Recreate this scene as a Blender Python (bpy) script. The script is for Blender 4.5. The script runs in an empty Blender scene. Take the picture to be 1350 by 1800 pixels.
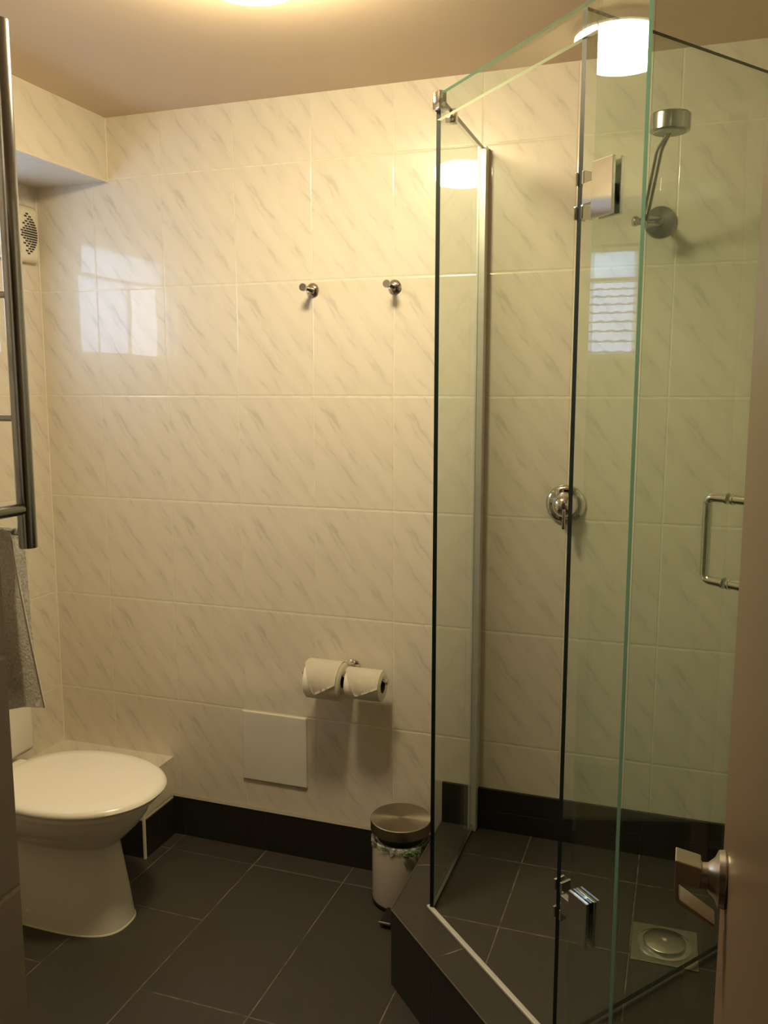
import bpy, bmesh, math, random
from mathutils import Vector, Matrix
random.seed(7)
S = bpy.context.scene
C = S.collection
PI = math.pi
R = math.radians

# ------------------------------------------------------------------ camera
CAM = Vector((2.0005, -2.3596, 1.4716))
PITCH, YAW, ROLL, FPX = 0.13994, 0.33491, 0.00058, 1525.8
cd = bpy.data.cameras.new('camera'); cam = bpy.data.objects.new('camera', cd); C.objects.link(cam)
fw = Vector((-math.sin(YAW)*math.cos(PITCH), math.cos(YAW)*math.cos(PITCH), -math.sin(PITCH)))
rt = Vector((math.cos(YAW), math.sin(YAW), 0)); up = rt.cross(fw)
r2 = rt*math.cos(ROLL)+up*math.sin(ROLL); u2 = up*math.cos(ROLL)-rt*math.sin(ROLL)
M = Matrix((r2, u2, -fw)).transposed().to_4x4(); M.translation = CAM
cam.matrix_world = M
cd.sensor_fit = 'HORIZONTAL'; cd.sensor_width = 36; cd.lens = FPX/1350*36
cd.clip_start = 0.02
S.camera = cam

# ------------------------------------------------------------------ world, light levels, exposure
W = bpy.data.worlds.new('overcast_sky'); S.world = W; W.use_nodes = True
W.node_tree.nodes['Background'].inputs[0].default_value = (0.70, 0.80, 1.0, 1)
W.node_tree.nodes['Background'].inputs[1].default_value = 6.5
LAMP_COLOR = (1.0, 0.835, 0.505)
LAMP_STRENGTH = 158.0
S.view_settings.view_transform = 'Standard'
S.view_settings.look = 'None'
S.view_settings.exposure = 0.0
S.view_settings.gamma = 1
S.view_settings.use_curve_mapping = False
S.cycles.max_bounces = 14
S.cycles.diffuse_bounces = 6
S.cycles.glossy_bounces = 6
S.cycles.transparent_max_bounces = 32
S.cycles.sample_clamp_indirect = 6
S.cycles.caustics_reflective = False
S.cycles.caustics_refractive = False

# ------------------------------------------------------------------ materials
class NT:
    def __init__(s, name):
        s.m = bpy.data.materials.new(name); s.m.use_nodes = True
        s.t = s.m.node_tree; s.n = s.t.nodes; s.n.clear()
        s.out = s.n.new('ShaderNodeOutputMaterial')
    def node(s, kind, **kw):
        n = s.n.new(kind)
        for k, v in kw.items(): setattr(n, k, v)
        return n
    def link(s, a, b): s.t.links.new(a, b)
    def put(s, sock, v):
        if isinstance(v, (int, float)): sock.default_value = v
        elif isinstance(v, (tuple, list)):
            sock.default_value = tuple(v) + ((1,) if len(v) == 3 and sock.type == 'RGBA' else ())
        else: s.link(v, sock)
    def math(s, op, a, b=0.0, c=None, clamp=False):
        n = s.node('ShaderNodeMath', operation=op, use_clamp=clamp)
        s.put(n.inputs[0], a); s.put(n.inputs[1], b)
        if c is not None: s.put(n.inputs[2], c)
        return n.outputs[0]
    def ramp(s, v, lo, hi, a=0.0, b=1.0):
        n = s.node('ShaderNodeMapRange', interpolation_type='SMOOTHSTEP')
        s.put(n.inputs[0], v)
        for i, q in enumerate((lo, hi, a, b)): n.inputs[i+1].default_value = q
        return n.outputs[0]
    def mix(s, f, a, b):
        n = s.node('ShaderNodeMix', data_type='RGBA')
        s.put(n.inputs[0], f); s.put(n.inputs[6], a); s.put(n.inputs[7], b)
        return n.outputs[2]
    def comb(s, x, y, z=0.0):
        n = s.node('ShaderNodeCombineXYZ'); s.put(n.inputs[0], x); s.put(n.inputs[1], y); s.put(n.inputs[2], z)
        return n.outputs[0]
    def noise(s, vec, scale, detail=3, rough=0.5):
        n = s.node('ShaderNodeTexNoise'); s.put(n.inputs['Vector'], vec)
        n.inputs['Scale'].default_value = scale; n.inputs['Detail'].default_value = detail
        n.inputs['Roughness'].default_value = rough
        return n.outputs[0]
    def bsdf(s, **kw):
        p = s.node('ShaderNodeBsdfPrincipled')
        for k, v in kw.items(): s.put(p.inputs[k.replace('_', ' ')], v)
        s.link(p.outputs[0], s.out.inputs[0])
        return p
    def bump(s, h, dist, strength=1.0):
        b = s.node('ShaderNodeBump'); s.put(b.inputs['Height'], h)
        b.inputs['Distance'].default_value = dist; b.inputs['Strength'].default_value = strength
        return b.outputs[0]
    def objco(s): return s.node('ShaderNodeTexCoord').outputs['Object']

def plain(name, col, rough=0.5, metal=0.0, var=0.06, scale=30, bump=0.0, spec=0.5, coat=0.0):
    t = NT(name)
    nz = t.noise(t.objco(), scale)
    k = t.ramp(nz, 0.3, 0.7, 1-var, 1.0)
    c = t.node('ShaderNodeVectorMath', operation='SCALE')
    c.inputs[0].default_value = col; t.link(k, c.inputs[3])
    kw = dict(Base_Color=c.outputs[0], Roughness=rough, Metallic=metal, Specular_IOR_Level=spec, Coat_Weight=coat)
    if bump: kw['Normal'] = t.bump(nz, bump)
    t.bsdf(**kw)
    return t.m

TW, TH = 0.24755, 0.33

def tile_material(name, w, h, base, vein, grout, gw, rough, veins=True, tilt=0.006, spec=0.5):
    """UV in units of tiles; w, h in metres."""
    t = NT(name)
    uv = t.node('ShaderNodeTexCoord').outputs['UV']
    sp = t.node('ShaderNodeSeparateXYZ'); t.link(uv, sp.inputs[0])
    u, v = sp.outputs[0], sp.outputs[1]
    fu, fv = t.math('FRACT', u), t.math('FRACT', v)
    iu, iv = t.math('FLOOR', u), t.math('FLOOR', v)
    wn = t.node('ShaderNodeTexWhiteNoise', noise_dimensions='3D'); t.link(t.comb(iu, iv, 3.3), wn.inputs[0])
    rs = t.node('ShaderNodeSeparateXYZ'); t.link(wn.outputs['Color'], rs.inputs[0])
    du = t.math('MULTIPLY', t.math('MINIMUM', fu, t.math('SUBTRACT', 1.0, fu)), w)
    dv = t.math('MULTIPLY', t.math('MINIMUM', fv, t.math('SUBTRACT', 1.0, fv)), h)
    if veins: du = t.math('MULTIPLY', du, 1.5)
    d = t.math('MINIMUM', du, dv)
    tilemask = t.ramp(d, gw*0.7, gw*1.15)
    x = t.math('MULTIPLY', fu, w); y = t.math('MULTIPLY', fv, h)
    if veins:
        off = t.math('MULTIPLY', rs.outputs[0], 0.35); 
        # streaks fall from upper left to lower right
        a = R(-53)
        al = t.math('ADD', t.math('MULTIPLY', x, math.cos(a)), t.math('MULTIPLY', y, math.sin(a)))
        ac = t.math('SUBTRACT', t.math('MULTIPLY', y, math.cos(a)), t.math('MULTIPLY', x, math.sin(a)))
        base_wob = t.noise(t.comb(x, y, off), 22, 2)
        ac2 = t.math('ADD', ac, t.math('MULTIPLY', base_wob, 0.018))
        n1 = t.noise(t.comb(t.math('MULTIPLY', al, 9.0), t.math('MULTIPLY', ac2, 62.0), off), 1.0, 5, 0.6)
        n2 = t.noise(t.comb(t.math('MULTIPLY', al, 6.0), t.math('MULTIPLY', ac2, 30.0), t.math('ADD', off, 4.0)), 1.0, 2)
        s1 = t.ramp(n1, 0.50, 0.68); s2 = t.ramp(n2, 0.38, 0.70)
        fac = t.math('ADD', t.math('MULTIPLY', t.math('MULTIPLY', s1, s2), 0.50), t.math('MULTIPLY', s2, 0.16), clamp=True)
        col = t.mix(fac, base, vein)
        h0 = 0.0
    else:
        n1 = t.noise(t.comb(x, y, rs.outputs[0]), 9, 4, 0.6)
        n2 = t.noise(t.comb(x, y, rs.outputs[1]), 420, 2)
        tone = t.math('ADD', t.math('MULTIPLY', n1, 0.45), t.math('MULTIPLY', n2, 0.35))
        tone = t.math('ADD', tone, t.math('MULTIPLY', rs.outputs[2], 0.22))
        col = t.mix(tone, base, vein)
        h0 = t.math('MULTIPLY', n2, 0.00012)
    gn = t.noise(t.comb(u, v, 0.0), 7, 3)
    gcol = t.mix(t.ramp(gn, 0.35, 0.65), grout, tuple(q*(0.85 if veins else 0.25) for q in grout))
    col = t.mix(tilemask, gcol, col)
    tl = t.math('ADD', t.math('MULTIPLY', t.math('SUBTRACT', rs.outputs[1], 0.5), x),
                t.math('MULTIPLY', t.math('SUBTRACT', rs.outputs[2], 0.5), y))
    hgt = t.math('MULTIPLY', tl, tilt)
    wav = t.noise(t.comb(u, v, 1.0), 2.3, 1)
    hgt = t.math('ADD', hgt, t.math('MULTIPLY', wav, 0.0007 if veins else 0.0))
    edge = t.ramp(d, gw*0.6, gw*3.0)
    hgt = t.math('ADD', hgt, t.math('MULTIPLY', edge, 0.0006))
    hgt = t.math('ADD', hgt, h0)
    rg = t.mix(tilemask, (0.75,)*3, (rough,)*3)
    t.bsdf(Base_Color=col, Roughness=rg, Normal=t.bump(hgt, 1.0), Specular_IOR_Level=spec, **(dict(Coat_Weight=0.85, Coat_Roughness=0.02, Coat_Normal=t.bump(hgt, 1.0)) if veins else {}))
    return t.m

WALLTILE = tile_material('marbled_wall_tile', TW, TH, (0.735, 0.675, 0.57), (0.50, 0.46, 0.40), (0.86, 0.80, 0.64), 0.0017, 0.30, spec=0.3)
FLOORTILE = tile_material('charcoal_floor_tile', 0.3, 0.3, (0.034, 0.029, 0.024), (0.062, 0.054, 0.046), (0.22, 0.195, 0.16), 0.0015, 0.42, veins=False, tilt=0.002, spec=0.4)
FLOORLONG = tile_material('charcoal_long_floor_tile', 0.3, 0.6, (0.034, 0.029, 0.024), (0.062, 0.054, 0.046), (0.22, 0.195, 0.16), 0.0015, 0.42, veins=False, tilt=0.002, spec=0.4)
SKIRTTILE = tile_material('charcoal_skirting_tile', 0.3, 0.4, (0.016, 0.014, 0.012), (0.026, 0.023, 0.020), (0.04, 0.036, 0.03), 0.001, 0.3, veins=False, tilt=0.002, spec=0.35)
CEIL = plain('matt_ceiling_paint', (0.70, 0.56, 0.42), 0.8, var=0.03, scale=4)
HALL = plain('hall_paint', (0.30, 0.26, 0.21), 0.8)
CHROME = plain('polished_chrome', (0.70, 0.69, 0.67), 0.06, 1.0, var=0.02)
CHROMED = plain('dull_chrome', (0.40, 0.41, 0.42), 0.2, 1.0, var=0.05)
STEEL = plain('satin_steel', (0.50, 0.46, 0.40), 0.32, 1.0, var=0.06)
ALU = plain('bright_aluminium', (0.72, 0.70, 0.65), 0.35, 0.35, var=0.05)
CERAM = plain('white_ceramic', (0.80, 0.77, 0.70), 0.10, var=0.02, scale=5)
SEATP = plain('white_seat_plastic', (0.88, 0.84, 0.76), 0.22, var=0.02, scale=5)
PLAST = plain('cream_fan_plastic', (0.80, 0.73, 0.56), 0.4, var=0.03)
DARK = plain('dark_plastic', (0.012, 0.011, 0.010), 0.35)
PANELM = plain('painted_access_panel', (0.70, 0.68, 0.60), 0.45, var=0.04, scale=8)
PAPER = plain('toilet_paper', (0.86, 0.81, 0.70), 0.9, var=0.05, scale=60, bump=0.0006)
CARD = plain('roll_core_card', (0.10, 0.085, 0.07), 0.9)
TOWEL = plain('grey_white_terry', (0.76, 0.74, 0.69), 0.95, var=0.25, scale=260, bump=0.002)
HEM = plain('white_hem', (0.80, 0.78, 0.72), 0.9, var=0.1, scale=200)
BINW = plain('off_white_bin_enamel', (0.66, 0.60, 0.52), 0.25, var=0.03)
DOORP = plain('tan_door_paint', (0.23, 0.155, 0.095), 0.34, var=0.05, scale=3, spec=0.45)
CAULK = plain('light_sealant', (0.80, 0.74, 0.60), 0.5, var=0.04)
WINF = plain('white_window_frame', (0.80, 0.80, 0.80), 0.4)
ROOFM = plain('pale_roof_tile', (0.70, 0.68, 0.80), 0.8, var=0.1, scale=3)
ROOFW = plain('pale_render', (0.6, 0.6, 0.62), 0.8)

def brushed(name, col, rough):
    t = NT(name)
    co = t.objco()
    sp = t.node('ShaderNodeSeparateXYZ'); t.link(co, sp.inputs[0])
    rad = t.math('SQRT', t.math('ADD', t.math('POWER', sp.outputs[0], 2.0), t.math('POWER', sp.outputs[1], 2.0)))
    n = t.noise(t.comb(t.math('MULTIPLY', rad, 900.0), sp.outputs[2], 0.0), 1.0, 2)
    k = t.ramp(n, 0.3, 0.7, 0.85, 1.0)
    c = t.node('ShaderNodeVectorMath', operation='SCALE'); c.inputs[0].default_value = col; t.link(k, c.inputs[3])
    tn = t.node('ShaderNodeTangent', direction_type='RADIAL', axis='Z')
    t.bsdf(Base_Color=c.outputs[0], Roughness=rough, Metallic=1.0, Anisotropic=0.85, Tangent=tn.outputs[0])
    return t.m
BRUSH = brushed('brushed_lid_steel', (0.50, 0.44, 0.34), 0.33)

def glass_mat(name, tint, extra_gloss=1.0, rough=0.0):
    t = NT(name)
    g = t.node('ShaderNodeNewGeometry')
    dt = t.node('ShaderNodeVectorMath', operation='DOT_PRODUCT')
    t.link(g.outputs['Normal'], dt.inputs[0]); t.link(g.outputs['Incoming'], dt.inputs[1])
    c = t.math('ABSOLUTE', dt.outputs['Value'])
    f = t.math('POWER', t.math('SUBTRACT', 1.0, c, clamp=True), 5.0)
    f = t.math('MULTIPLY_ADD', f, 0.957, 0.043, clamp=True)
    tr = t.node('ShaderNodeBsdfTransparent'); tr.inputs[0].default_value = tint + (1,)
    gl = t.node('ShaderNodeBsdfGlossy'); gl.inputs['Roughness'].default_value = rough
    gl.inputs['Color'].default_value = (1, 1, 1, 1)
    mx = t.node('ShaderNodeMixShader'); t.link(f, mx.inputs[0]); t.link(tr.outputs[0], mx.inputs[1]); t.link(gl.outputs[0], mx.inputs[2])
    t.link(mx.outputs[0], t.out.inputs[0])
    return t.m
GLASS = glass_mat('clear_green_glass', (0.925, 0.963, 0.932))
WGLASS = glass_mat('window_glass', (0.97, 0.98, 0.97))
GEDGE_D = plain('dark_glass_edge', (0.004, 0.010, 0.007), 0.5, spec=0.2)  # shade painted into the glass edge, for edges that pass no light
GEDGE_L = plain('green_glass_edge', (0.30, 0.50, 0.38), 0.2)

def lightedge(name, col, k):
    t = NT(name)
    d = t.node('ShaderNodeBsdfDiffuse'); d.inputs[0].default_value = col + (1,)
    l = t.node('ShaderNodeBsdfTranslucent'); l.inputs[0].default_value = tuple(min(1, q*1.25) for q in col) + (1,)
    m = t.node('ShaderNodeMixShader'); m.inputs[0].default_value = k
    t.link(d.outputs[0], m.inputs[1]); t.link(l.outputs[0], m.inputs[2]); t.link(m.outputs[0], t.out.inputs[0])
    return t.m
GEDGE_B = lightedge('bright_glass_edge', (0.50, 0.54, 0.43), 0.7)  # lit look of the header's lower edge painted into its colour
GEDGE_L = lightedge('green_glass_edge', (0.21, 0.38, 0.29), 0.4)  # same glass edge painted lighter, where the lamp lights it
PARTTILE = tile_material('plain_grey_tile', TW, TH, (0.30, 0.265, 0.235), (0.34, 0.30, 0.27), (0.50, 0.44, 0.37), 0.0020, 0.35, veins=False, tilt=0.002)
def frosted():
    t = NT('obscure_window_glass')
    n = t.noise(t.objco(), 45, 2)
    tr = t.node('ShaderNodeBsdfTransparent'); tr.inputs[0].default_value = (0.9, 0.95, 1.0, 1)
    tl = t.node('ShaderNodeBsdfTranslucent'); tl.inputs[0].default_value = (0.85, 0.92, 0.97, 1)
    mx = t.node('ShaderNodeMixShader'); t.link(t.ramp(n, 0.35, 0.65, 0.35, 0.8), mx.inputs[0])
    t.link(tr.outputs[0], mx.inputs[1]); t.link(tl.outputs[0], mx.inputs[2])
    t.link(mx.outputs[0], t.out.inputs[0])
    return t.m
FROST = frosted()

def emitter():
    t = NT('lit_opal_glass')
    e = t.node('ShaderNodeEmission'); e.inputs[0].default_value = LAMP_COLOR + (1,); e.inputs[1].default_value = LAMP_STRENGTH
    t.link(e.outputs[0], t.out.inputs[0])
    return t.m
OPAL = emitter()

def bag():
    t = NT('clear_bin_liner')
    n = t.noise(t.objco(), 60, 3)
    c = t.mix(t.ramp(n, 0.45, 0.6), (0.55, 0.58, 0.48), (0.10, 0.12, 0.09))
    t.bsdf(Base_Color=c, Roughness=0.18, Alpha=0.75, Normal=t.bump(n, 0.01))
    return t.m
BAG = bag()
LEAFY = plain('green_wrapper', (0.16, 0.26, 0.06), 0.5, var=0.5, scale=90)

# ------------------------------------------------------------------ mesh helpers
ORIG = {}
def obj(name, bm, mat, parent=None, origin=None, smooth=None):
    bmesh.ops.recalc_face_normals(bm, faces=bm.faces[:])
    me = bpy.data.meshes.new(name)
    if parent is not None: o0 = ORIG[parent]
    elif origin is not None: o0 = Vector(origin)
    else:
        xs = [v.co.x for v in bm.verts]; ys = [v.co.y for v in bm.verts]; zs = [v.co.z for v in bm.verts]
        o0 = Vector(((min(xs)+max(xs))/2, (min(ys)+max(ys))/2, min(zs)))
    bmesh.ops.translate(bm, verts=bm.verts[:], vec=-o0)
    if smooth is not None:
        for f in bm.faces: f.smooth = True
        ang = R(smooth)
        for e in bm.edges:
            if len(e.link_faces) == 2 and e.calc_face_angle(0) > ang: e.smooth = False
    bm.to_mesh(me); bm.free()
    for m in (mat if isinstance(mat, (list, tuple)) else [mat]): me.materials.append(m)
    o = bpy.data.objects.new(name, me); C.objects.link(o)
    if parent is None: o.location = o0
    else: o.parent = parent
    ORIG[o] = o0
    return o
def thing(name, loc, label, cat, group=None, kind=None):
    o = bpy.data.objects.new(name, None); C.objects.link(o); o.location = loc
    o.empty_display_size = 0.05
    ORIG[o] = Vector(loc)
    return tag(o, label, cat, group, kind)
def tag(o, label=None, cat=None, group=None, kind=None):
    if label: o['label'] = label
    if cat: o['category'] = cat
    if group: o['group'] = group
    if kind: o['kind'] = kind
    return o
def struct(name, bm, mat, parent=None, origin=None, smooth=None):
    o = obj(name, bm, mat, parent, origin, smooth)
    if parent is None: o['kind'] = 'structure'
    return o
def nb(): return bmesh.new()
def box(bm, a, b, bev=0.0, seg=2, mi=0):
    x0, y0, z0 = a; x1, y1, z1 = b
    r = bmesh.ops.create_cube(bm, size=1)
    vs = r['verts']
    for v in vs:
        v.co = Vector(((x0+x1)/2+v.co.x*(x1-x0), (y0+y1)/2+v.co.y*(y1-y0), (z0+z1)/2+v.co.z*(z1-z0)))
    fs = set(f for v in vs for f in v.link_faces)
    for f in fs: f.material_index = mi
    if bev:
        es = list(set(e for v in vs for e in v.link_edges))
        bmesh.ops.bevel(bm, geom=es, offset=bev, segments=seg, profile=0.5, affect='EDGES')
def xf(bm, mat, start=0):
    bm.verts.ensure_lookup_table()
    for v in bm.verts[start:]: v.co = mat @ v.co
def ring(c, n, r, k=32, up=None, sx=1.0):
    n = n.normalized()
    a = (up if up else (Vector((0, 0, 1)) if abs(n.z) < 0.9 else Vector((1, 0, 0))))
    u = n.cross(a).normalized(); w = n.cross(u)
    return [c+u*math.cos(2*PI*i/k)*r*sx+w*math.sin(2*PI*i/k)*r for i in range(k)]
def loft(bm, rings, cap=True, mi=0):
    R_ = [[bm.verts.new(p) for p in r] for r in rings]
    k = len(R_[0]); fs = []
    for a, b in zip(R_[:-1], R_[1:]):
        for i in range(k):
            fs.append(bm.faces.new((a[i], a[(i+1) % k], b[(i+1) % k], b[i])))
    if cap:
        fs.append(bm.faces.new(R_[0][::-1])); fs.append(bm.faces.new(R_[-1]))
    for f in fs: f.material_index = mi
def tube(bm, pts, r, k=16, cap=True):
    pts = [Vector(p) for p in pts]; rs = []
    for i, p in enumerate(pts):
        d = (pts[min(i+1, len(pts)-1)]-pts[max(i-1, 0)])
        rs.append(ring(p, d, r if not isinstance(r, (list, tuple)) else r[i], k, up=Vector((0.13, 0.2, 1)) if abs(d.normalized().z) < 0.95 else Vector((1, 0.1, 0))))
    loft(bm, rs, cap)
def lathe(bm, c, axis, prof, k=40, cap=True):
    """prof: list of (distance along axis, radius)"""
    c = Vector(c); axis = Vector(axis).normalized()
    loft(bm, [ring(c+axis*d, axis, max(r, 1e-4), k) for d, r in prof], cap)
def fillet(pts, r, n=6):
    pts = [Vector(p) for p in pts]; out = [pts[0]]
    for a, b, c in zip(pts[:-2], pts[1:-1], pts[2:]):
        d1 = (a-b).normalized(); d2 = (c-b).normalized()
        p = b+d1*r; q = b+d2*r
        for i in range(n+1):
            t = i/n
            out.append(p.lerp(b, t).lerp(b.lerp(q, t), t))
    out.append(pts[-1]); return out
def quad(bm, pts, uvs=None, mi=0):
    uvl = bm.loops.layers.uv.verify()
    f = bm.faces.new([bm.verts.new(p) for p in pts]); f.material_index = mi
    if uvs:
        for l, q in zip(f.loops, uvs): l[uvl].uv = q
    return f
def uv_box(bm, fn):
    uvl = bm.loops.layers.uv.verify()
    for f in bm.faces:
        for l in f.loops: l[uvl].uv = fn(l.vert.co, f.normal)

# wall-tile coordinates (tile units)
Z0 = 1.45283; X0 = 0.21794; Y0 = -0.126
def wuv(co, n):
    if abs(n.y) >= max(abs(n.x), abs(n.z)): return ((co.x-X0)/TW, (co.z-Z0)/TH)
    if abs(n.x) >= abs(n.z): return ((co.y-Y0)/TW, (co.z-Z0)/TH)
    return ((co.x-X0)/TW, (co.y-Y0)/TH)
def fuv(co, n):
    return ((co.x-0.4816)/0.3006, (co.y+0.1015)/0.2985)
def suv(co, n):
    if abs(n.x) > abs(n.y): return ((co.y+0.1015)/0.3, (co.z-0.17)/0.4)
    return ((co.x-0.4816)/0.3006, (co.z-0.17)/0.4)
def wallbox(name, boxes, mat=None, uvf=wuv):
    bm = nb()
    for a, b in boxes: box(bm, a, b)
    bm.normal_update(); uv_box(bm, uvf)
    return struct(name, bm, mat or WALLTILE)

CZ = 2.294           # ceiling
XR = 2.50            # right wall
NX, NY = 1.16, -1.472  # end of the partition
YF = -2.30           # front wall (doorway) inner face

# ------------------------------------------------------------------ structure
wallbox('wall_back', [((-0.1, 0, 0), (XR+0.1, 0.1, CZ))])
WY0, WY1, WZ0, WZ1 = -0.80, -0.19, 1.585, 2.0
wallbox('wall_left', [((-0.1, NY, 0), (0, 0, WZ0)), ((-0.1, NY, WZ1), (0, 0, CZ)),
                      ((-0.1, NY, WZ0), (0, WY0, WZ1)), ((-0.1, WY1, WZ0), (0, 0, WZ1))])
wallbox('wall_right', [((XR, YF, 0), (XR+0.1, 0, CZ))])
wallbox('wall_partition', [((-0.1, YF, 0), (NX, NY, CZ))], PARTTILE)
wallbox('wall_front', [((NX, YF-0.1, 0), (1.25, YF, CZ)), ((2.10, YF-0.1, 0), (XR+0.1, YF, CZ)), ((1.25, YF-0.1, 2.06), (2.10, YF, CZ))])
bm = nb(); box(bm, (0, NY, 2.106), (0.275, 0, CZ)); bm.normal_update()
uv_box(bm, lambda co, n: ((co.y+0.42)/0.42, (co.z-2.10)/0.33+0.02))
for f_ in bm.faces:
    if abs(f_.normal.z) > 0.5: f_.material_index = 1
struct('wall_bulkhead', bm, [WALLTILE, plain('pale_soffit', (0.66, 0.62, 0.54), 0.45)])
wallbox('wall_ledge', [((0.0, -0.178, 0.125), (0.44, 0, 0.265)), ((0.0, -0.170, 0.0), (0.432, 0, 0.125))])
bm = nb(); box(bm, (-0.1, -3.6, -0.1), (XR+0.6, 0.1, -0.002))
for i in range(-2, 9):      # staggered 300 x 600 tiles, one column after another
    xa = max(0.4816+0.3006*i, -0.1); xb = min(0.4816+0.3006*(i+1), XR+0.6)
    if xb <= xa: continue
    ua, ub = (xa-0.4816)/0.3006, (xb-0.4816)/0.3006
    quad(bm, [(xa, -0.1005, 0), (xb, -0.1005, 0), (xb, 0.1, 0), (xa, 0.1, 0)], [(ua, 7.0), (ub, 7.0), (ub, 7.336), (ua, 7.336)])
    off = 0.403 if i in (-2, 0) else 0.1005
    quad(bm, [(xa, -3.6, 0), (xb, -3.6, 0), (xb, -0.1005, 0), (xa, -0.1005, 0)],
         [(ua, (-3.6+off)/0.6), (ub, (-3.6+off)/0.6), (ub, (-0.1005+off)/0.6), (ua, (-0.1005+off)/0.6)])
struct('floor', bm, FLOORLONG, origin=(0, 0, -0.1))
bm = nb(); box(bm, (-0.1, YF-0.1, CZ), (XR+0.1, 0.1, CZ+0.1)); struct('ceiling', bm, CEIL)
# hall behind the camera
bm = nb(); box(bm, (0.6, -3.6, 0), (0.7, YF-0.1, 2.4)); struct('wall_hall_left', bm, HALL)
bm = nb(); box(bm, (XR+0.5, -3.6, 0), (XR+0.6, YF-0.1, 2.4)); struct('wall_hall_right', bm, HALL)
bm = nb(); box(bm, (0.6, -3.7, 0), (XR+0.6, -3.6, 2.4)); struct('wall_hall_back', bm, HALL)
bm = nb(); box(bm, (0.6, -3.6, 2.4), (XR+0.6, YF-0.1, 2.5)); struct('ceiling_hall', bm, HALL)
bm = nb(); box(bm, (0.6, YF-0.1, 2.4-0.11), (XR+0.6, YF-0.08, 2.41)); box(bm, (XR+0.1, YF-0.1, 0), (XR+0.6, YF-0.08, 2.4)); box(bm, (0.6, YF-0.12, 0), (1.25, YF-0.1, 2.4)); struct('wall_hall_front', bm, HALL)

# skirting
wallbox('baseboard_back', [((0.44, -0.010, 0), (1.365, 0, 0.133))], SKIRTTILE, suv)
wallbox('baseboard_ledge', [((0.432, -0.170, 0), (0.444, -0.010, 0.125)), ((0.20, -0.182, 0), (0.436, -0.170, 0.125))], SKIRTTILE, suv)
bm = nb(); box(bm, (0.439, -0.184, 0.0), (0.446, -0.177, 0.268)); struct('trim_1', bm, CAULK)
bm = nb(); box(bm, (0.44, -0.012, 0.133), (1.365, 0.0, 0.1345)); struct('trim_2', bm, plain('grey_sealant', (0.30, 0.27, 0.21), 0.5))
bm = nb(); tube(bm, [(0.001, -0.001, 0.266), (0.001, -0.001, 2.105)], 0.0028, 8)
tube(bm, [(0.276, -0.001, 2.106), (0.276, -0.001, CZ-0.002)], 0.0028, 8)
tube(bm, [(0.276, -0.002, 2.106), (0.276, NY, 2.106)], 0.0028, 8); struct('trim_3', bm, CAULK)

# raised shower base, neo-angle plan
PH = 0.2
c0 = (1.365, -0.478); 
PO = [(1.365, 0.0), c0, (1.877, -0.990), (1.877+0.02, -1.01), (XR, -1.01), (XR, 0.0)]
GI = [(1.450, 0.0), (1.450, -0.443), (1.919, -0.912+0.0), (1.92, -0.923), (XR, -0.923), (XR, 0.0)]
bm = nb()
def p3(p, z): return Vector((p[0], p[1], z))
def puv(p): return ((p[0]-1.6305)/0.3, (p[1]+0.160)/0.3)
quad(bm, [p3(p, PH) for p in GI], [puv(p) for p in GI])
acc = 0.0
for i in range(4):
    a, b, ga, gb = PO[i], PO[i+1], GI[i], GI[i+1]
    L = math.hypot(b[0]-a[0], b[1]-a[1])
    u0 = {0: -0.88, 1: 0.31, 2: 0.5, 3: 0.2}[i]
    if i == 1: u0 = 1-(0.205/0.3)
    ua, ub = u0, u0+L/0.3
    sh = (0.09/0.3 if i == 1 else 0)
    quad(bm, [p3(a, PH), p3(b, PH), p3(gb, PH), p3(ga, PH)], [(ua, 0.3), (ub, 0.3), (ub-sh*0.4, 0.6), (ua+sh*0.4, 0.6)])
    quad(bm, [p3(a, 0), p3(b, 0), p3(b, PH), p3(a, PH)], [(ua, 0.2), (ub, 0.2), (ub, 0.85), (ua, 0.85)], 1)
bmesh.ops.remove_doubles(bm, verts=bm.verts[:], dist=1e-5)
struct('floor_shower', bm, [FLOORTILE, SKIRTTILE])
bm = nb()
tube(bm, [p3(c0, PH+0.0005), p3(PO[2], PH+0.0005)], 0.0018, 8); tube(bm, [p3(PO[0], PH+0.0005), p3(c0, PH+0.0005)], 0.0018, 8)
struct('trim_4', bm, plain('tile_edge_trim', (0.10, 0.085, 0.065), 0.4))
wallbox('baseboard_shower', [((1.365, -0.010, PH), (XR, 0, 0.323)), ((XR-0.01, -0.92, PH), (XR, -0.01, 0.323))], SKIRTTILE,
        lambda co, n: ((co.x-1.6305)/0.3, (co.z-0.26)/0.4) if abs(n.y) > 0.5 else ((co.y+0.16)/0.3, (co.z-0.26)/0.4))

# window
wn = thing('window_1', (0, (WY0+WY1)/2, WZ0), None, None, kind='structure')
bm = nb(); f = 0.022
for a, b in [((-0.075, WY0, WZ0), (-0.035, WY1, WZ0+f)), ((-0.075, WY0, WZ1-f), (-0.035, WY1, WZ1)),
             ((-0.075, WY0, WZ0+f), (-0.035, WY0+f*0.5, WZ1-f)), ((-0.075, WY1-f*0.5, WZ0+f), (-0.035, WY1, WZ1-f))]: box(bm, a, b, 0.003)
obj('window_frame', bm, WINF, wn)
bm = nb(); box(bm, (-0.068, WY0+f*0.5, 1.872), (-0.042, WY1-f*0.5, 1.884), 0.002); obj('transom', bm, WINF, wn)
bm = nb(); box(bm, (-0.057, -0.545, WZ0+f), (-0.053, WY1-f*0.5, 1.872)); o1 = obj('obscure_pane', bm, FROST, wn)
bm = nb(); box(bm, (-0.057, WY0+f*0.5, 1.884), (-0.053, WY1-f*0.5, WZ1-f)); obj('upper_pane', bm, FROST, wn)
bm = nb(); box(bm, (-0.063, -0.560, WZ0+f), (-0.047, -0.545, 1.872), 0.002); obj('sash_stile', bm, WINF, wn)

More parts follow.
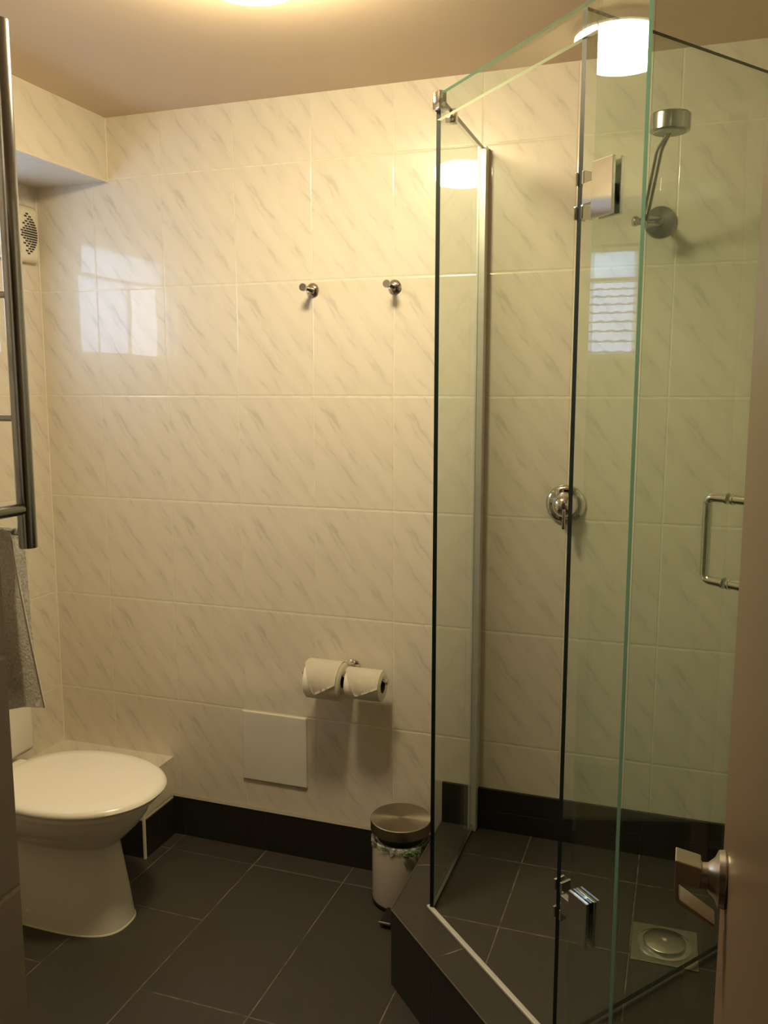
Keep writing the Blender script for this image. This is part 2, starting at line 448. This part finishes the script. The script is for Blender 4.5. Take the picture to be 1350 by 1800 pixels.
# roof of the house next door, seen through the open window and mirrored in the shower glass
nr = thing('neighbour_house', (-5.5, -0.3, -2.0), 'pale wave-tiled roof of the house outside the window, mirrored in the glass', 'house')
bm = nb()
nrow, ncol = 14, 500
x_a, x_b, za, zb_ = -2.6, -6.4, 1.25, 2.66
ya, yb = -3.0, 3.0
for r_ in range(nrow):
    t0, t1 = r_/nrow, (r_+1)/nrow
    xa, xb = x_a+(x_b-x_a)*t0, x_a+(x_b-x_a)*t1
    z_a, z_b = za+(zb_-za)*t0+0.028, za+(zb_-za)*t1+0.008
    top = []; bot = []; lip = []
    for c_ in range(ncol+1):
        y = ya+(yb-ya)*c_/ncol
        w = 0.006*math.sin(y*2*PI/0.12)
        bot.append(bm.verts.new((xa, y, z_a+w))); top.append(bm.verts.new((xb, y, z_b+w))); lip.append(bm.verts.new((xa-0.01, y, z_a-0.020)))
    for c_ in range(ncol):
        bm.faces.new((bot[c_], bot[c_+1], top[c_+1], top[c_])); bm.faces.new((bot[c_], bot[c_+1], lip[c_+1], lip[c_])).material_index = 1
obj('roof', bm, [ROOFM, plain('shaded_roof_lip', (0.30, 0.30, 0.34), 0.9)], nr)  # lip colour darkened to paint in the shadow line of each tile row
bm = nb(); box(bm, (-6.5, -2.9, -2.0), (-2.8, 2.9, 1.22)); obj('house_wall', bm, ROOFW, nr)

# room door, open inwards beside the camera
dr = thing('door_1', (2.09, -2.28, 0.0), 'tan painted room door standing open at the right edge', None, kind='structure')
bm = nb(); box(bm, (2.053, -2.285, 0.008), (2.09, -1.50, 2.04), 0.002); obj('leaf', bm, DOORP, dr)
ly, lz = -1.566, 1.032
bm = nb(); lathe(bm, (2.053, ly, lz), (-1, 0, 0), [(0, 0.0245), (0.002, 0.0255), (0.007, 0.0245), (0.010, 0.018), (0.016, 0.0125), (0.024, 0.0115)], 48)
ro = obj('door_handle', bm, STEEL, dr, smooth=35); ro['label'] = 'satin steel lever handle on the tan door'
# lever: flat strap going out from the rose, down, then back towards the door
bm = nb(); tube(bm, [(2.032, ly, lz+0.004), (2.027, ly, lz+0.004)], 0.0095, 24)
pr = [(2.030, lz+0.013), (2.0085, lz+0.018), (2.0095, lz-0.021), (2.042, lz-0.040), (2.043, lz-0.046), (2.0125, lz-0.029)]
def strap(bm, inner, outer, y0, y1):
    n = len(inner)
    A = [[bm.verts.new((p[0], y0, p[1])) for p in outer], [bm.verts.new((p[0], y0, p[1])) for p in inner],
         [bm.verts.new((p[0], y1, p[1])) for p in inner], [bm.verts.new((p[0], y1, p[1])) for p in outer]]
    for i in range(n-1):
        for a, b in ((0, 1), (1, 2), (2, 3), (3, 0)):
            bm.faces.new((A[a][i], A[a][i+1], A[b][i+1], A[b][i]))
    bm.faces.new([A[j][0] for j in range(4)]); bm.faces.new([A[j][-1] for j in range(4)][::-1])
outer = [(2.031, lz+0.014), (2.0085, lz+0.018), (2.0088, lz-0.019), (2.0105, lz-0.023), (2.044, lz-0.042)]
inner = [(2.031, lz-0.006), (2.0125, lz-0.004), (2.0125, lz-0.0165), (2.0135, lz-0.0190), (2.045, lz-0.0385)]
strap(bm, inner, outer, ly-0.014, ly+0.012)
bmesh.ops.bevel(bm, geom=bm.edges[:], offset=0.0008, segments=1, affect='EDGES')
obj('lever', bm, STEEL, ro)
bm = nb()
for a, b in [((2.0925, YF-0.1, 0), (2.13, YF+0.02, 2.08)), ((1.22, YF-0.1, 0), (1.25, YF+0.02, 2.08)), ((1.25, YF-0.1, 2.05), (2.0925, YF+0.02, 2.08))]: box(bm, a, b)
struct('trim_5', bm, DOORP)

# ------------------------------------------------------------------ ceiling light
LX, LY = 1.20, -0.812
cl = thing('ceiling_light', (LX, LY, CZ), 'glowing round opal ceiling light at the top of the picture', 'ceiling light')
bm = nb(); lathe(bm, (LX, LY, CZ-0.001), (0, 0, -1), [(0, 0.100), (0.024, 0.100), (0.026, 0.094)], 64); obj('base_plate', bm, WINF, cl, smooth=35)
bm = nb(); lathe(bm, (LX, LY, CZ-0.017), (0, 0, -1), [(0.010, 0.092), (0.013, 0.098), (0.035, 0.103), (0.052, 0.101), (0.063, 0.092), (0.070, 0.07), (0.074, 0.035), (0.075, 0.002)], 64)
obj('lamp_shade', bm, OPAL, cl, smooth=60)

# ------------------------------------------------------------------ toilet
TY = -0.487
def sect(z, xf_, xb, hw, p=1.0, k=64, cy=TY, xc=None):
    c = (xf_+xb)/2 if xc is None else xc; out = []
    for i in range(k):
        a = 2*PI*i/k; ca, sa = math.cos(a), math.sin(a)
        ex = math.copysign(abs(ca)**p, ca); ey = math.copysign(abs(sa)**p, sa)
        out.append(Vector((c+(xf_-c if ca > 0 else c-xb)*ex, cy+hw*ey, z)))
    return out
to = thing('toilet', (0.35, TY, 0), 'white close-coupled toilet with closed lid beside the low ledge', 'toilet')
bm = nb()
loft(bm, [sect(0.0005, 0.597, 0.17, 0.098, 0.72), sect(0.012, 0.596, 0.17, 0.097, 0.72), sect(0.10, 0.585, 0.175, 0.089, 0.74), sect(0.18, 0.573, 0.18, 0.083, 0.78),
          sect(0.232, 0.566, 0.18, 0.080, 0.82), sect(0.240, 0.572, 0.17, 0.086, 0.86), sect(0.262, 0.598, 0.13, 0.112, 0.9), sect(0.295, 0.630, 0.10, 0.140, 0.93),
          sect(0.325, 0.652, 0.09, 0.157, 0.95), sect(0.345, 0.660, 0.08, 0.164, 0.95), sect(0.358, 0.660, 0.08, 0.165, 0.95), sect(0.3625, 0.652, 0.09, 0.158, 0.95)])
obj('pan', bm, CERAM, to, smooth=50)
bm = nb(); loft(bm, [sect(0.0, 0.5995, 0.168, 0.1005, 0.72), sect(0.003, 0.5985, 0.169, 0.0995, 0.72)]); obj('base_sealant', bm, CAULK, to)
bm = nb(); lathe(bm, (0.335, TY-0.0885, 0.04), (0, -1, 0), [(0, 0.011), (0.004, 0.010), (0.007, 0.005)], 20); obj('bolt_cap', bm, SEATP, to, smooth=40)
bm = nb(); loft(bm, [sect(0.363, 0.672, 0.235, 0.172, 0.92, xc=0.44), sect(0.366, 0.682, 0.228, 0.180, 0.92, xc=0.44), sect(0.377, 0.684, 0.226, 0.182, 0.92, xc=0.44), sect(0.380, 0.680, 0.23, 0.179, 0.92, xc=0.44)])
obj('seat', bm, SEATP, to, smooth=50)
bm = nb(); loft(bm, [sect(0.381, 0.688, 0.222, 0.184, 0.92, xc=0.44), sect(0.384, 0.698, 0.216, 0.191, 0.92, xc=0.44), sect(0.391, 0.702, 0.213, 0.194, 0.92, xc=0.44),
                     sect(0.399, 0.698, 0.216, 0.191, 0.92, xc=0.44), sect(0.4045, 0.685, 0.226, 0.181, 0.92, xc=0.44), sect(0.4065, 0.64, 0.26, 0.15, 0.92, xc=0.44), sect(0.4075, 0.5, 0.38, 0.05, 1, xc=0.44)])
obj('lid', bm, SEATP, to, smooth=50)
bm = nb(); box(bm, (0.175, TY-0.085, 0.363), (0.214, TY+0.085, 0.389), 0.006); obj('seat_hinge', bm, SEATP, to, smooth=50)
bm = nb(); box(bm, (0.004, TY-0.195, 0.368), (0.142, TY+0.195, 0.735), 0.02, 4); obj('cistern', bm, CERAM, to, smooth=50)
bm = nb(); box(bm, (0.003, TY-0.20, 0.737), (0.150, TY+0.20, 0.765), 0.009, 3)
cl_ = obj('cistern_lid', bm, CERAM, to, smooth=50)
bm = nb(); lathe(bm, (0.075, TY, 0.765), (0, 0, 1), [(0, 0.022), (0.004, 0.022), (0.006, 0.018)], 32); obj('flush_button', bm, CHROME, cl_, smooth=40)

# ------------------------------------------------------------------ heated towel rail on the far side of the partition, towel
RY = -1.382; RXR, RXL = 1.127, 0.64
tr_ = thing('towel_rail', ((RXR+RXL)/2, NY, 1.25), 'chrome ladder towel rail on the left partition edge', 'towel rail')
for x in (RXR, RXL):
    bm = nb(); lathe(bm, (x, RY, 1.250), (0, 0, 1), [(0, 0.0120), (0.001, 0.0127), (0.699, 0.0127), (0.700, 0.0120)], 28); obj('post', bm, CHROMED, tr_, smooth=40)
    for z in (1.306, 1.895):
        bm = nb(); tube(bm, [(x, RY, z), (x, NY+0.004, z)], 0.0085, 20); br = obj('wall_bracket', bm, CHROMED, tr_, smooth=40)
        bm = nb(); lathe(bm, (x, NY, z), (0, 1, 0), [(0, 0.016), (0.004, 0.016), (0.006, 0.010)], 24); obj('flange', bm, CHROMED, br, smooth=40)
for z in (1.2705, 1.432, 1.600, 1.765, 1.90):
    bm = nb(); tube(bm, [(RXL, RY, z), (RXR, RY, z)], 0.0046, 14); obj('rung', bm, CHROMED, tr_, smooth=40)
zt = 1.2705
bm = nb()
cols = 26; rows_b, rows_f = 26, 26
grid = []
for i in range(cols+1):
    s = i/cols
    line = []
    # wall-side layer from hem up to the rung
    for j in range(rows_b+1):
        t = j/rows_b
        z = (1.0+0.030*max(0, s-0.7)/0.3*1.0-0.006)*(1-t)+zt*t
        xr = 1.156*(1-t)**1.1+1.103*(1-(1-t)**1.1)
        x = 0.70+(xr-0.70)*s
        y = RY-0.0075-0.012*(1-t)*(0.4+0.6*math.sin(s*19+0.8))-0.002*math.sin(s*47)
        line.append((x, y, z))
    for j in range(1, 8):
        a = PI*j/8
        line.append((0.70+(1.106-0.70)*s, RY-0.0075*math.cos(a), zt+0.0075*math.sin(a)+0.0006*math.sin(s*60)))
    for j in range(rows_f+1):
        t = j/rows_f
        x = 0.70+(1.114-0.70)*s
        line.append((x, RY+0.0075+0.010*t*(0.5+0.5*math.sin(s*15)), zt*(1-t)+1.035*t))
    grid.append([bm.verts.new(p) for p in line])
for i in range(cols):
    for j in range(len(grid[0])-1):
        bm.faces.new((grid[i][j], grid[i][j+1], grid[i+1][j+1], grid[i+1][j]))
bmesh.ops.solidify(bm, geom=bm.faces[:], thickness=0.003)
tw = obj('hand_towel', bm, TOWEL, smooth=50)
tag(tw, 'greyish white hand towel folded over the lowest rung of the chrome rail', 'towel')
bm = nb()
e = grid and None
pts = []
for j in range(rows_b+1):
    t = j/rows_b
    z = 1.024*(1-t)+zt*t
    pts.append((1.156*(1-t)**1.1+1.103*(1-(1-t)**1.1)+0.0008, RY-0.0090-0.012*(1-t)*(0.4+0.6*math.sin(19.8)), z))
tube(bm, pts, 0.0016, 8); obj('hem', bm, HEM, tw, smooth=50)

# ------------------------------------------------------------------ exhaust fan
ef = thing('exhaust_fan', (0, -0.108, 1.87), 'square cream exhaust fan with round slotted grille high beside the window', 'exhaust fan')
bm = nb(); box(bm, (0.0, -0.192, 1.868), (0.026, -0.020, 2.040), 0.018, 4)
for v in bm.verts: v.co.x = max(v.co.x, 0.001)
obj('cover', bm, PLAST, ef, smooth=50)
bm = nb()
for rr in (0.010, 0.022, 0.034, 0.046, 0.058, 0.068):
    nz_ = int(rr*0.94/0.0075)
    for i in range(-nz_, nz_+1):
        dz = i*0.0075; dy = math.sqrt(max(rr*rr-dz*dz, 0))
        for sg in (1, -1):
            cy, cz = -0.106+sg*dy, 1.954+dz
            w_ = 0.0056
            box(bm, (0.0245, cy-w_, cz-0.0025), (0.0268, cy+w_, cz+0.0025))
obj('grille', bm, DARK, ef)

# ------------------------------------------------------------------ robe hooks
def hook(x, z, label):
    t = thing('robe_hook', (x, 0, z), label, 'hook', 'chrome robe hooks on the back wall')
    bm = nb(); lathe(bm, (x, 0, z), (0, -1, 0), [(0, 0.0195), (0.005, 0.0195), (0.009, 0.016), (0.012, 0.008)], 36); obj('base', bm, CHROME, t, smooth=35)
    bm = nb(); lathe(bm, (x, -0.010, z-0.001), Vector((0, -1, 0.03)), [(0, 0.0065), (0.045, 0.0068), (0.052, 0.0105), (0.063, 0.0108), (0.064, 0.010)], 30); obj('peg', bm, CHROME, t, smooth=35)
hook(0.962, 1.756, 'left chrome robe hook, nearer the window side of the back wall')
hook(1.211, 1.756, 'right chrome robe hook, nearer the shower glass')

# ------------------------------------------------------------------ access panel
bm = nb(); box(bm, (0.703, -0.008, 0.233), (0.927, 0.0, 0.461), 0.003); tag(obj('access_panel', bm, PANELM), 'plain square off-white access panel low on the tiled back wall', 'panel')

# ------------------------------------------------------------------ toilet roll holder + rolls
HX, HZ, HY = 1.090, 0.640, -0.088
th = thing('toilet_roll_holder', (HX, 0, 0.645), 'chrome double toilet roll holder on the back wall', 'roll holder')
bm = nb(); lathe(bm, (HX-0.007, 0, 0.645), (0, -1, 0), [(0, 0.022), (0.005, 0.022), (0.009, 0.017), (0.012, 0.008)], 32); obj('wall_rose', bm, CHROME, th, smooth=35)
bm = nb(); tube(bm, fillet([(HX-0.007, -0.01, 0.645), (HX-0.004, -0.05, 0.643), (HX-0.004, HY, HZ)], 0.01), 0.005, 14); obj('arm', bm, CHROME, th, smooth=40)
bm = nb(); tube(bm, [(0.967, HY, HZ), (1.215, HY, HZ)], 0.005, 14); br = obj('bar', bm, CHROME, th, smooth=40)
for x, s in ((0.965, -1), (1.215, 1)):
    bm = nb(); lathe(bm, (x, HY, HZ), (s, 0, 0), [(0, 0.007), (0.002, 0.010), (0.007, 0.010), (0.010, 0.006)], 24); obj('end_cap', bm, CHROME, br, smooth=40)
def roll(x0, x1, r, label):
    zc = HZ-0.020+0.0055
    t = thing('toilet_roll', ((x0+x1)/2, HY, zc-r), label, 'toilet roll', 'toilet rolls on the holder')
    bm = nb(); k = 56; c = Vector((0, HY, zc))
    def rg(x, rad): return [Vector((x, HY+rad*math.cos(2*PI*i/k), zc+rad*math.sin(2*PI*i/k))) for i in range(k)]
    loft(bm, [rg(x0, 0.0205), rg(x0, r-0.003), rg(x0+0.003, r), rg(x1-0.003, r), rg(x1, r-0.003), rg(x1, 0.0205)], cap=False)
    obj('paper', bm, PAPER, t, smooth=50)
    bm = nb(); loft(bm, [rg(x0, 0.0205), rg(x1, 0.0205), rg(x1, 0.0192), rg(x0, 0.0192), rg(x0, 0.0205)], cap=False); obj('core', bm, CARD, t, smooth=50)
    bm = nb(); L = x1-x0; ns, nt = 26, 16
    def pt(s, q, rr):
        if s < 0.36: ph = 118+(207-118)*(s/0.36)
        else: ph = 207-(207-172)*((s-0.36)/0.64)
        a = R(60+(ph-60)*q)
        return Vector((x0+L*s, HY+rr*math.cos(a), zc+rr*math.sin(a)))
    G = [[bm.verts.new(pt(i/ns, j/nt, r+0.0012+0.006*(j/nt)**3)) for j in range(nt+1)] for i in range(ns+1)]
    for i in range(ns):
        for j in range(nt): bm.faces.new((G[i][j], G[i+1][j], G[i+1][j+1], G[i][j+1]))
    bmesh.ops.solidify(bm, geom=bm.faces[:], thickness=0.0006)
    obj('folded_sheet', bm, PAPER, t, smooth=60)
roll(0.977, 1.083, 0.0575, 'fatter left toilet roll with a folded point')
roll(1.101, 1.207, 0.0450, 'thinner right toilet roll with a folded point')

# ------------------------------------------------------------------ pedal bin
BX, BY = 1.274, -0.122
pb = thing('pedal_bin', (BX, BY, 0), 'small pale pedal bin with brushed steel lid beside the shower step', 'bin')
bm = nb(); lathe(bm, (BX, BY, 0.0), (0, 0, 1), [(0.0, 0.074), (0.010, 0.080), (0.018, 0.0825), (0.192, 0.0825), (0.194, 0.080), (0.194, 0.074)], 64); obj('body', bm, BINW, pb, smooth=40)
bm = nb(); lathe(bm, (BX, BY, 0.0), (0, 0, 1), [(0.0004, 0.077), (0.009, 0.0835), (0.014, 0.0835)], 64); obj('base_ring', bm, DARK, pb, smooth=40)
bm = nb(); lathe(bm, (BX, BY, 0.0), (0, 0, 1), [(0.180, 0.060), (0.198, 0.069), (0.224, 0.082)], 64); obj('collar', bm, DARK, pb, smooth=40)
bm = nb(); lathe(bm, (BX, BY, 0.0), (0, 0, 1), [(0.222, 0.0855), (0.2225, 0.0875), (0.252, 0.0875), (0.2535, 0.0860), (0.2536, 0.084), (0.254, 0.001)], 72); obj('lid', bm, BRUSH, pb, smooth=40)
bm = nb()
k = 90; rs_ = []
for (z, r, amp) in [(0.196, 0.074, 0.001), (0.199, 0.081, 0.0015), (0.196, 0.0845, 0.0015), (0.189, 0.0852, 0.0015), (0.182, 0.085, 0.002)]:
    rs_.append([Vector((BX+(r+amp*math.sin(i*1.7)+amp*random.uniform(-0.6, .6))*math.cos(2*PI*i/k), BY+(r+amp*math.sin(i*1.7)+amp*random.uniform(-.6, .6))*math.sin(2*PI*i/k),
                z+0.004*math.sin(i*0.9)+random.uniform(-1, 1)*0.0015-0.005*math.sin(2*PI*i/k-2.2) if z < 0.190 else z+random.uniform(0, 0.002))) for i in range(k)])
loft(bm, rs_, cap=False); obj('bin_liner', bm, BAG, pb, smooth=20)
bm = nb()
for i in range(22):
    a = R(-52+random.uniform(-14, 14)); r = 0.088+random.uniform(0, 0.004)
    st = len(bm.verts)
    bmesh.ops.create_icosphere(bm, subdivisions=1, radius=0.005)
    xf(bm, Matrix.Translation((BX+r*math.cos(a), BY+r*math.sin(a), 0.186+random.uniform(-0.008, 0.010))) @ Matrix.Rotation(random.uniform(0, 3), 4, 'X') @ Matrix.Diagonal((1, 0.5, 0.8, 1)), st)
obj('wrapper', bm, LEAFY, pb)
bm = nb(); box(bm, (BX-0.013, BY-0.152, 0.010), (BX+0.018, BY-0.074, 0.020), 0.002)
ped = obj('pedal', bm, DARK, pb)
bm = nb(); box(bm, (BX-0.015, BY-0.155, 0.016), (BX+0.020, BY-0.150, 0.021), 0.001); obj('pedal_edge', bm, CHROME, ped)

# ------------------------------------------------------------------ shower enclosure
GZ0, GZ1 = PH+0.006, 2.10
G = 0.010
D = Vector((1, -1, 0)).normalized()            # along the diagonal
C0 = Vector((1.457, -0.450, 0))                 # corner of return panel and header
HP = C0+D*0.537                                 # hinge line
K = Vector((1.923, -0.923+0.0, 0)); K = C0+D*((1.923-1.457)*math.sqrt(2))
en = thing('shower_enclosure', (1.92, -0.46, PH), 'frameless green-tinged glass shower enclosure with door swung inward', 'shower enclosure')
def gpanel(name, p, q, z0, z1, parent, mats, edges=(1, 1, 1, 1), g=G):
    """slab from p to q; material 0 faces, 1 dark edge, 2 light edge; edges = (start, end, top, bottom)"""
    p, q = Vector(p), Vector(q); d = (q-p).normalized(); n = Vector((-d.y, d.x, 0))*g/2
    bm = nb()
    V = {}
    for a, P in (('p', p), ('q', q)):
        for s in (1, -1):
            for z in (z0, z1): V[a, s, z] = bm.verts.new((P.x+n.x*s, P.y+n.y*s, z))
    def F(keys, mi):
        f = bm.faces.new([V[k] for k in keys]); f.material_index = mi
    for s in (1, -1): F([('p', s, z0), ('q', s, z0), ('q', s, z1), ('p', s, z1)], 0)
    F([('p', 1, z0), ('p', -1, z0), ('p', -1, z1), ('p', 1, z1)], edges[0])
    F([('q', 1, z0), ('q', -1, z0), ('q', -1, z1), ('q', 1, z1)], edges[1])
    F([('p', 1, z1), ('p', -1, z1), ('q', -1, z1), ('q', 1, z1)], edges[2])
    F([('p', 1, z0), ('p', -1, z0), ('q', -1, z0), ('q', 1, z0)], edges[3])
    return obj(name, bm, mats, parent)
GM = [GLASS, GEDGE_D, GEDGE_L, GEDGE_B]
gpanel('return_panel', (1.460, -0.034, 0), (1.460, -0.447, 0), GZ0, GZ1, en, GM, (0, 1, 1, 1))
gpanel('header_panel', C0+D*0.008, HP, 2.048, GZ1, en, GM, (0, 0, 2, 3))
gpanel('hinge_panel', HP+D*0.002, K-D*0.003, GZ0, GZ1, en, GM, (0, 2, 2, 1), 0.008)
gpanel('front_panel', K+Vector((0.004, 0, 0)), (XR-0.002, K.y, 0), GZ0, GZ1, en, GM, (1, 1, 2, 1), 0.008)
# door leaf, swung inward about the hinge line
DA = R(53.4); DD = Vector((math.cos(DA), math.sin(DA), 0)); DN = Vector((-DD.y, DD.x, 0))
H0 = Vector((1.8105, -0.8055, 0))
door = gpanel('door', H0, H0+DD*0.535, GZ0+0.008, 2.044+0.05, en, GM, (1, 2, 1, 1))
# handle: round bar D pulls on both faces
hp = H0+DD*0.474
for s in (1, -1):
    zt_, zb2 = 1.246, 1.066
    q0 = hp+DN*s*0.005; q1 = hp+DN*s*0.054
    bm = nb()
    tube(bm, fillet([(q0.x, q0.y, zt_), (q1.x, q1.y, zt_), (q1.x, q1.y, zb2), (q0.x, q0.y, zb2)], 0.017, 8), 0.0100, 20)
    hh = obj('pull_handle', bm, CHROME, door, smooth=40)
    for z in (zt_, zb2):
        bm = nb(); lathe(bm, (q0.x, q0.y, z), DN*s, [(0, 0.0125), (0.004, 0.0125), (0.005, 0.0105)], 24); obj('washer', bm, CHROME, door, smooth=40)
def along(a, b, c0_=None):
    """frame matrix: x along diagonal D, y = normal pointing out of the shower, z up"""
    n = Vector((-1, -1, 0)).normalized()
    Mx = Matrix(((D.x, n.x, 0, a.x), (D.y, n.y, 0, a.y), (0, 0, 1, b), (0, 0, 0, 1)))
    return Mx
for zc in (1.797, 0.513):
    for side in (1, -1):
        bm = nb()
        if side > 0: box(bm, (0.006, 0.0055, -0.045), (0.058, 0.0115, 0.045), 0.001)
        else: box(bm, (0.006, -0.0115, -0.045), (0.058, -0.0055, 0.045), 0.001)
        xf(bm, along(HP, zc)); pl = obj('hinge_plate', bm, CHROME, en)
    bm = nb(); box(bm, (-0.024, -0.0075, -0.017), (0.007, 0.0055, 0.017), 0.001); xf(bm, along(HP, zc)); obj('hinge_knuckle', bm, CHROME, en)
    for s in (1, -1):
        for dz in (-0.028, 0.028):
            bm = nb(); box(bm, (-0.003, 0.0055 if s > 0 else -0.0105, dz-0.011), (0.022, 0.0105 if s > 0 else -0.0055, dz+0.011), 0.001)
            xf(bm, Matrix(((DD.x, DN.x, 0, H0.x), (DD.y, DN.y, 0, H0.y), (0, 0, 1, zc), (0, 0, 0, 1))))
            obj('hinge_jaw', bm, CHROME, door)
# corner clamp at the top of the return panel
bm = nb(); box(bm, (1.450, -0.464, 2.068), (1.470, -0.432, 2.106), 0.004)
st = len(bm.verts); box(bm, (-0.006, -0.010, 2.068), (0.026, 0.010, 2.106), 0.004); xf(bm, along(C0, 0), st); obj('corner_clamp', bm, CHROME, en, smooth=40)
bm = nb(); box(bm, (1.447, -0.350, 2.072), (1.473, -0.328, 2.104), 0.004); obj('edge_clamp', bm, CHROME, en, smooth=40)
bm = nb(); box(bm, (1.449, -0.034, PH), (1.473, 0, 2.102), 0.001); obj('wall_channel', bm, ALU, en)
bm = nb(); box(bm, (1.4555, -0.445, PH), (1.4645, -0.034, PH+0.007), 0.001); obj('base_channel', bm, CHROMED, en)
bm = nb(); box(bm, (-0.004, -0.007, 0.0), (0.520, 0.005, 0.008), 0.002); xf(bm, along(C0+Vector((-0.006, 0.010, 0)), PH)); obj('threshold_strip', bm, ALU, en)
bm = nb(); box(bm, (K.x, K.y-0.007, PH), (XR, K.y+0.007, PH+0.011), 0.001); obj('front_channel', bm, CHROMED, en)

# ------------------------------------------------------------------ shower head
sh = thing('wall_shower', (1.908, 0, 1.888), 'chrome drum shower head on a thin arm on the back wall', 'shower head')
bm = nb(); lathe(bm, (1.912, 0, 1.888), (0, -1, 0), [(0, 0.039), (0.004, 0.039), (0.008, 0.036), (0.010, 0.012), (0.03, 0.011)], 48); obj('wall_plate', bm, CHROMED, sh, smooth=35)
PV = Vector((1.880, -0.105, 1.873))
bm = nb()
for dz in (0.008, -0.008):
    tube(bm, [(1.915, -0.02, 1.886+dz), (PV.x, PV.y, PV.z+dz)], 0.0055, 12)
tube(bm, [(PV.x, PV.y, PV.z-0.016), (PV.x, PV.y, PV.z+0.016)], 0.0075, 16)
br = obj('bracket', bm, CHROMED, sh, smooth=40)
bm = nb(); lathe(bm, PV+Vector((-0.006, -0.006, 0)), (-1, -0.35, 0), [(0, 0.008), (0.008, 0.009), (0.012, 0.012), (0.020, 0.012), (0.022, 0.010)], 24); obj('clamp_knob', bm, CHROMED, br, smooth=40)
HC = Vector((1.935, -0.300, 2.022))
bm = nb()
for s in (-1, 1):
    o_ = Vector((0.005, 0, 0))*s
    tube(bm, fillet([PV+o_, Vector((1.914, -0.262, 1.997))+o_, HC+Vector((0, 0.0, 0.0))+o_*0.4], 0.012), 0.0038, 12)
obj('arm', bm, CHROMED, sh, smooth=40)
bm = nb(); lathe(bm, HC+Vector((0, 0, 0.0)), Vector((0.02, -0.03, 1)), [(0.0, 0.040), (0.002, 0.0425), (0.034, 0.0425), (0.037, 0.040), (0.038, 0.02)], 56); hd = obj('head', bm, CHROMED, sh, smooth=35)
bm = nb(); lathe(bm, HC+Vector((0, 0, -0.0025)), Vector((0.02, -0.03, 1)), [(0.0, 0.034), (0.003, 0.035)], 40); obj('spray_face', bm, plain('grey_spray_face', (0.45, 0.47, 0.44), 0.4), hd, smooth=35)

# ------------------------------------------------------------------ mixer
mx_ = thing('shower_mixer', (1.700, 0, 1.166), 'round chrome shower mixer with small lever on the back wall', 'shower mixer')
bm = nb(); lathe(bm, (1.700, 0, 1.166), (0, -1, 0), [(0, 0.053), (0.004, 0.0535), (0.010, 0.050), (0.014, 0.042)], 56); obj('cover_plate', bm, CHROME, mx_, smooth=50)
bm = nb(); lathe(bm, (1.700, -0.012, 1.166), (0, -1, 0), [(0, 0.034), (0.014, 0.034), (0.030, 0.030), (0.042, 0.020), (0.047, 0.006)], 48); bd = obj('knob', bm, CHROME, mx_, smooth=50)
bm = nb(); box(bm, (1.698, -0.062, 1.105), (1.707, -0.040, 1.160), 0.003); obj('lever', bm, CHROME, bd, smooth=40)

# ------------------------------------------------------------------ floor waste
fd = thing('floor_drain', (2.006, -0.404, PH), 'square chrome floor waste with round raised cap in the shower floor', 'drain')
st = 0
bm = nb(); box(bm, (-0.073, -0.073, 0.0), (0.073, 0.073, 0.0025), 0.001); xf(bm, Matrix.Translation((2.006, -0.404, PH)) @ Matrix.Rotation(R(1), 4, 'Z')); obj('frame_plate', bm, STEEL, fd)
bm = nb(); lathe(bm, (2.006, -0.404, PH+0.002), (0, 0, 1), [(0, 0.060), (0.003, 0.060), (0.004, 0.056)], 56); obj('rim_ring', bm, CHROME, fd, smooth=35)
bm = nb(); lathe(bm, (2.006, -0.404, PH+0.005), (0, 0, 1), [(0, 0.047), (0.008, 0.047), (0.010, 0.044), (0.0105, 0.002)], 56); cp = obj('cap', bm, STEEL, fd, smooth=35)
bm = nb()
pts = []
for i in range(16):
    a = 2*PI*i/16; r = 0.010 if i % 2 == 0 else 0.0035
    pts.append(bm.verts.new((2.006+r*math.cos(a), -0.404+r*math.sin(a), PH+0.0165)))
bm.faces.new(pts); r_ = bmesh.ops.extrude_face_region(bm, geom=bm.faces[:]);
for v in [g for g in r_['geom'] if isinstance(g, bmesh.types.BMVert)]: v.co.z -= 0.0008
obj('star_slot', bm, plain('worn_star', (0.65, 0.62, 0.5), 0.5), cp)
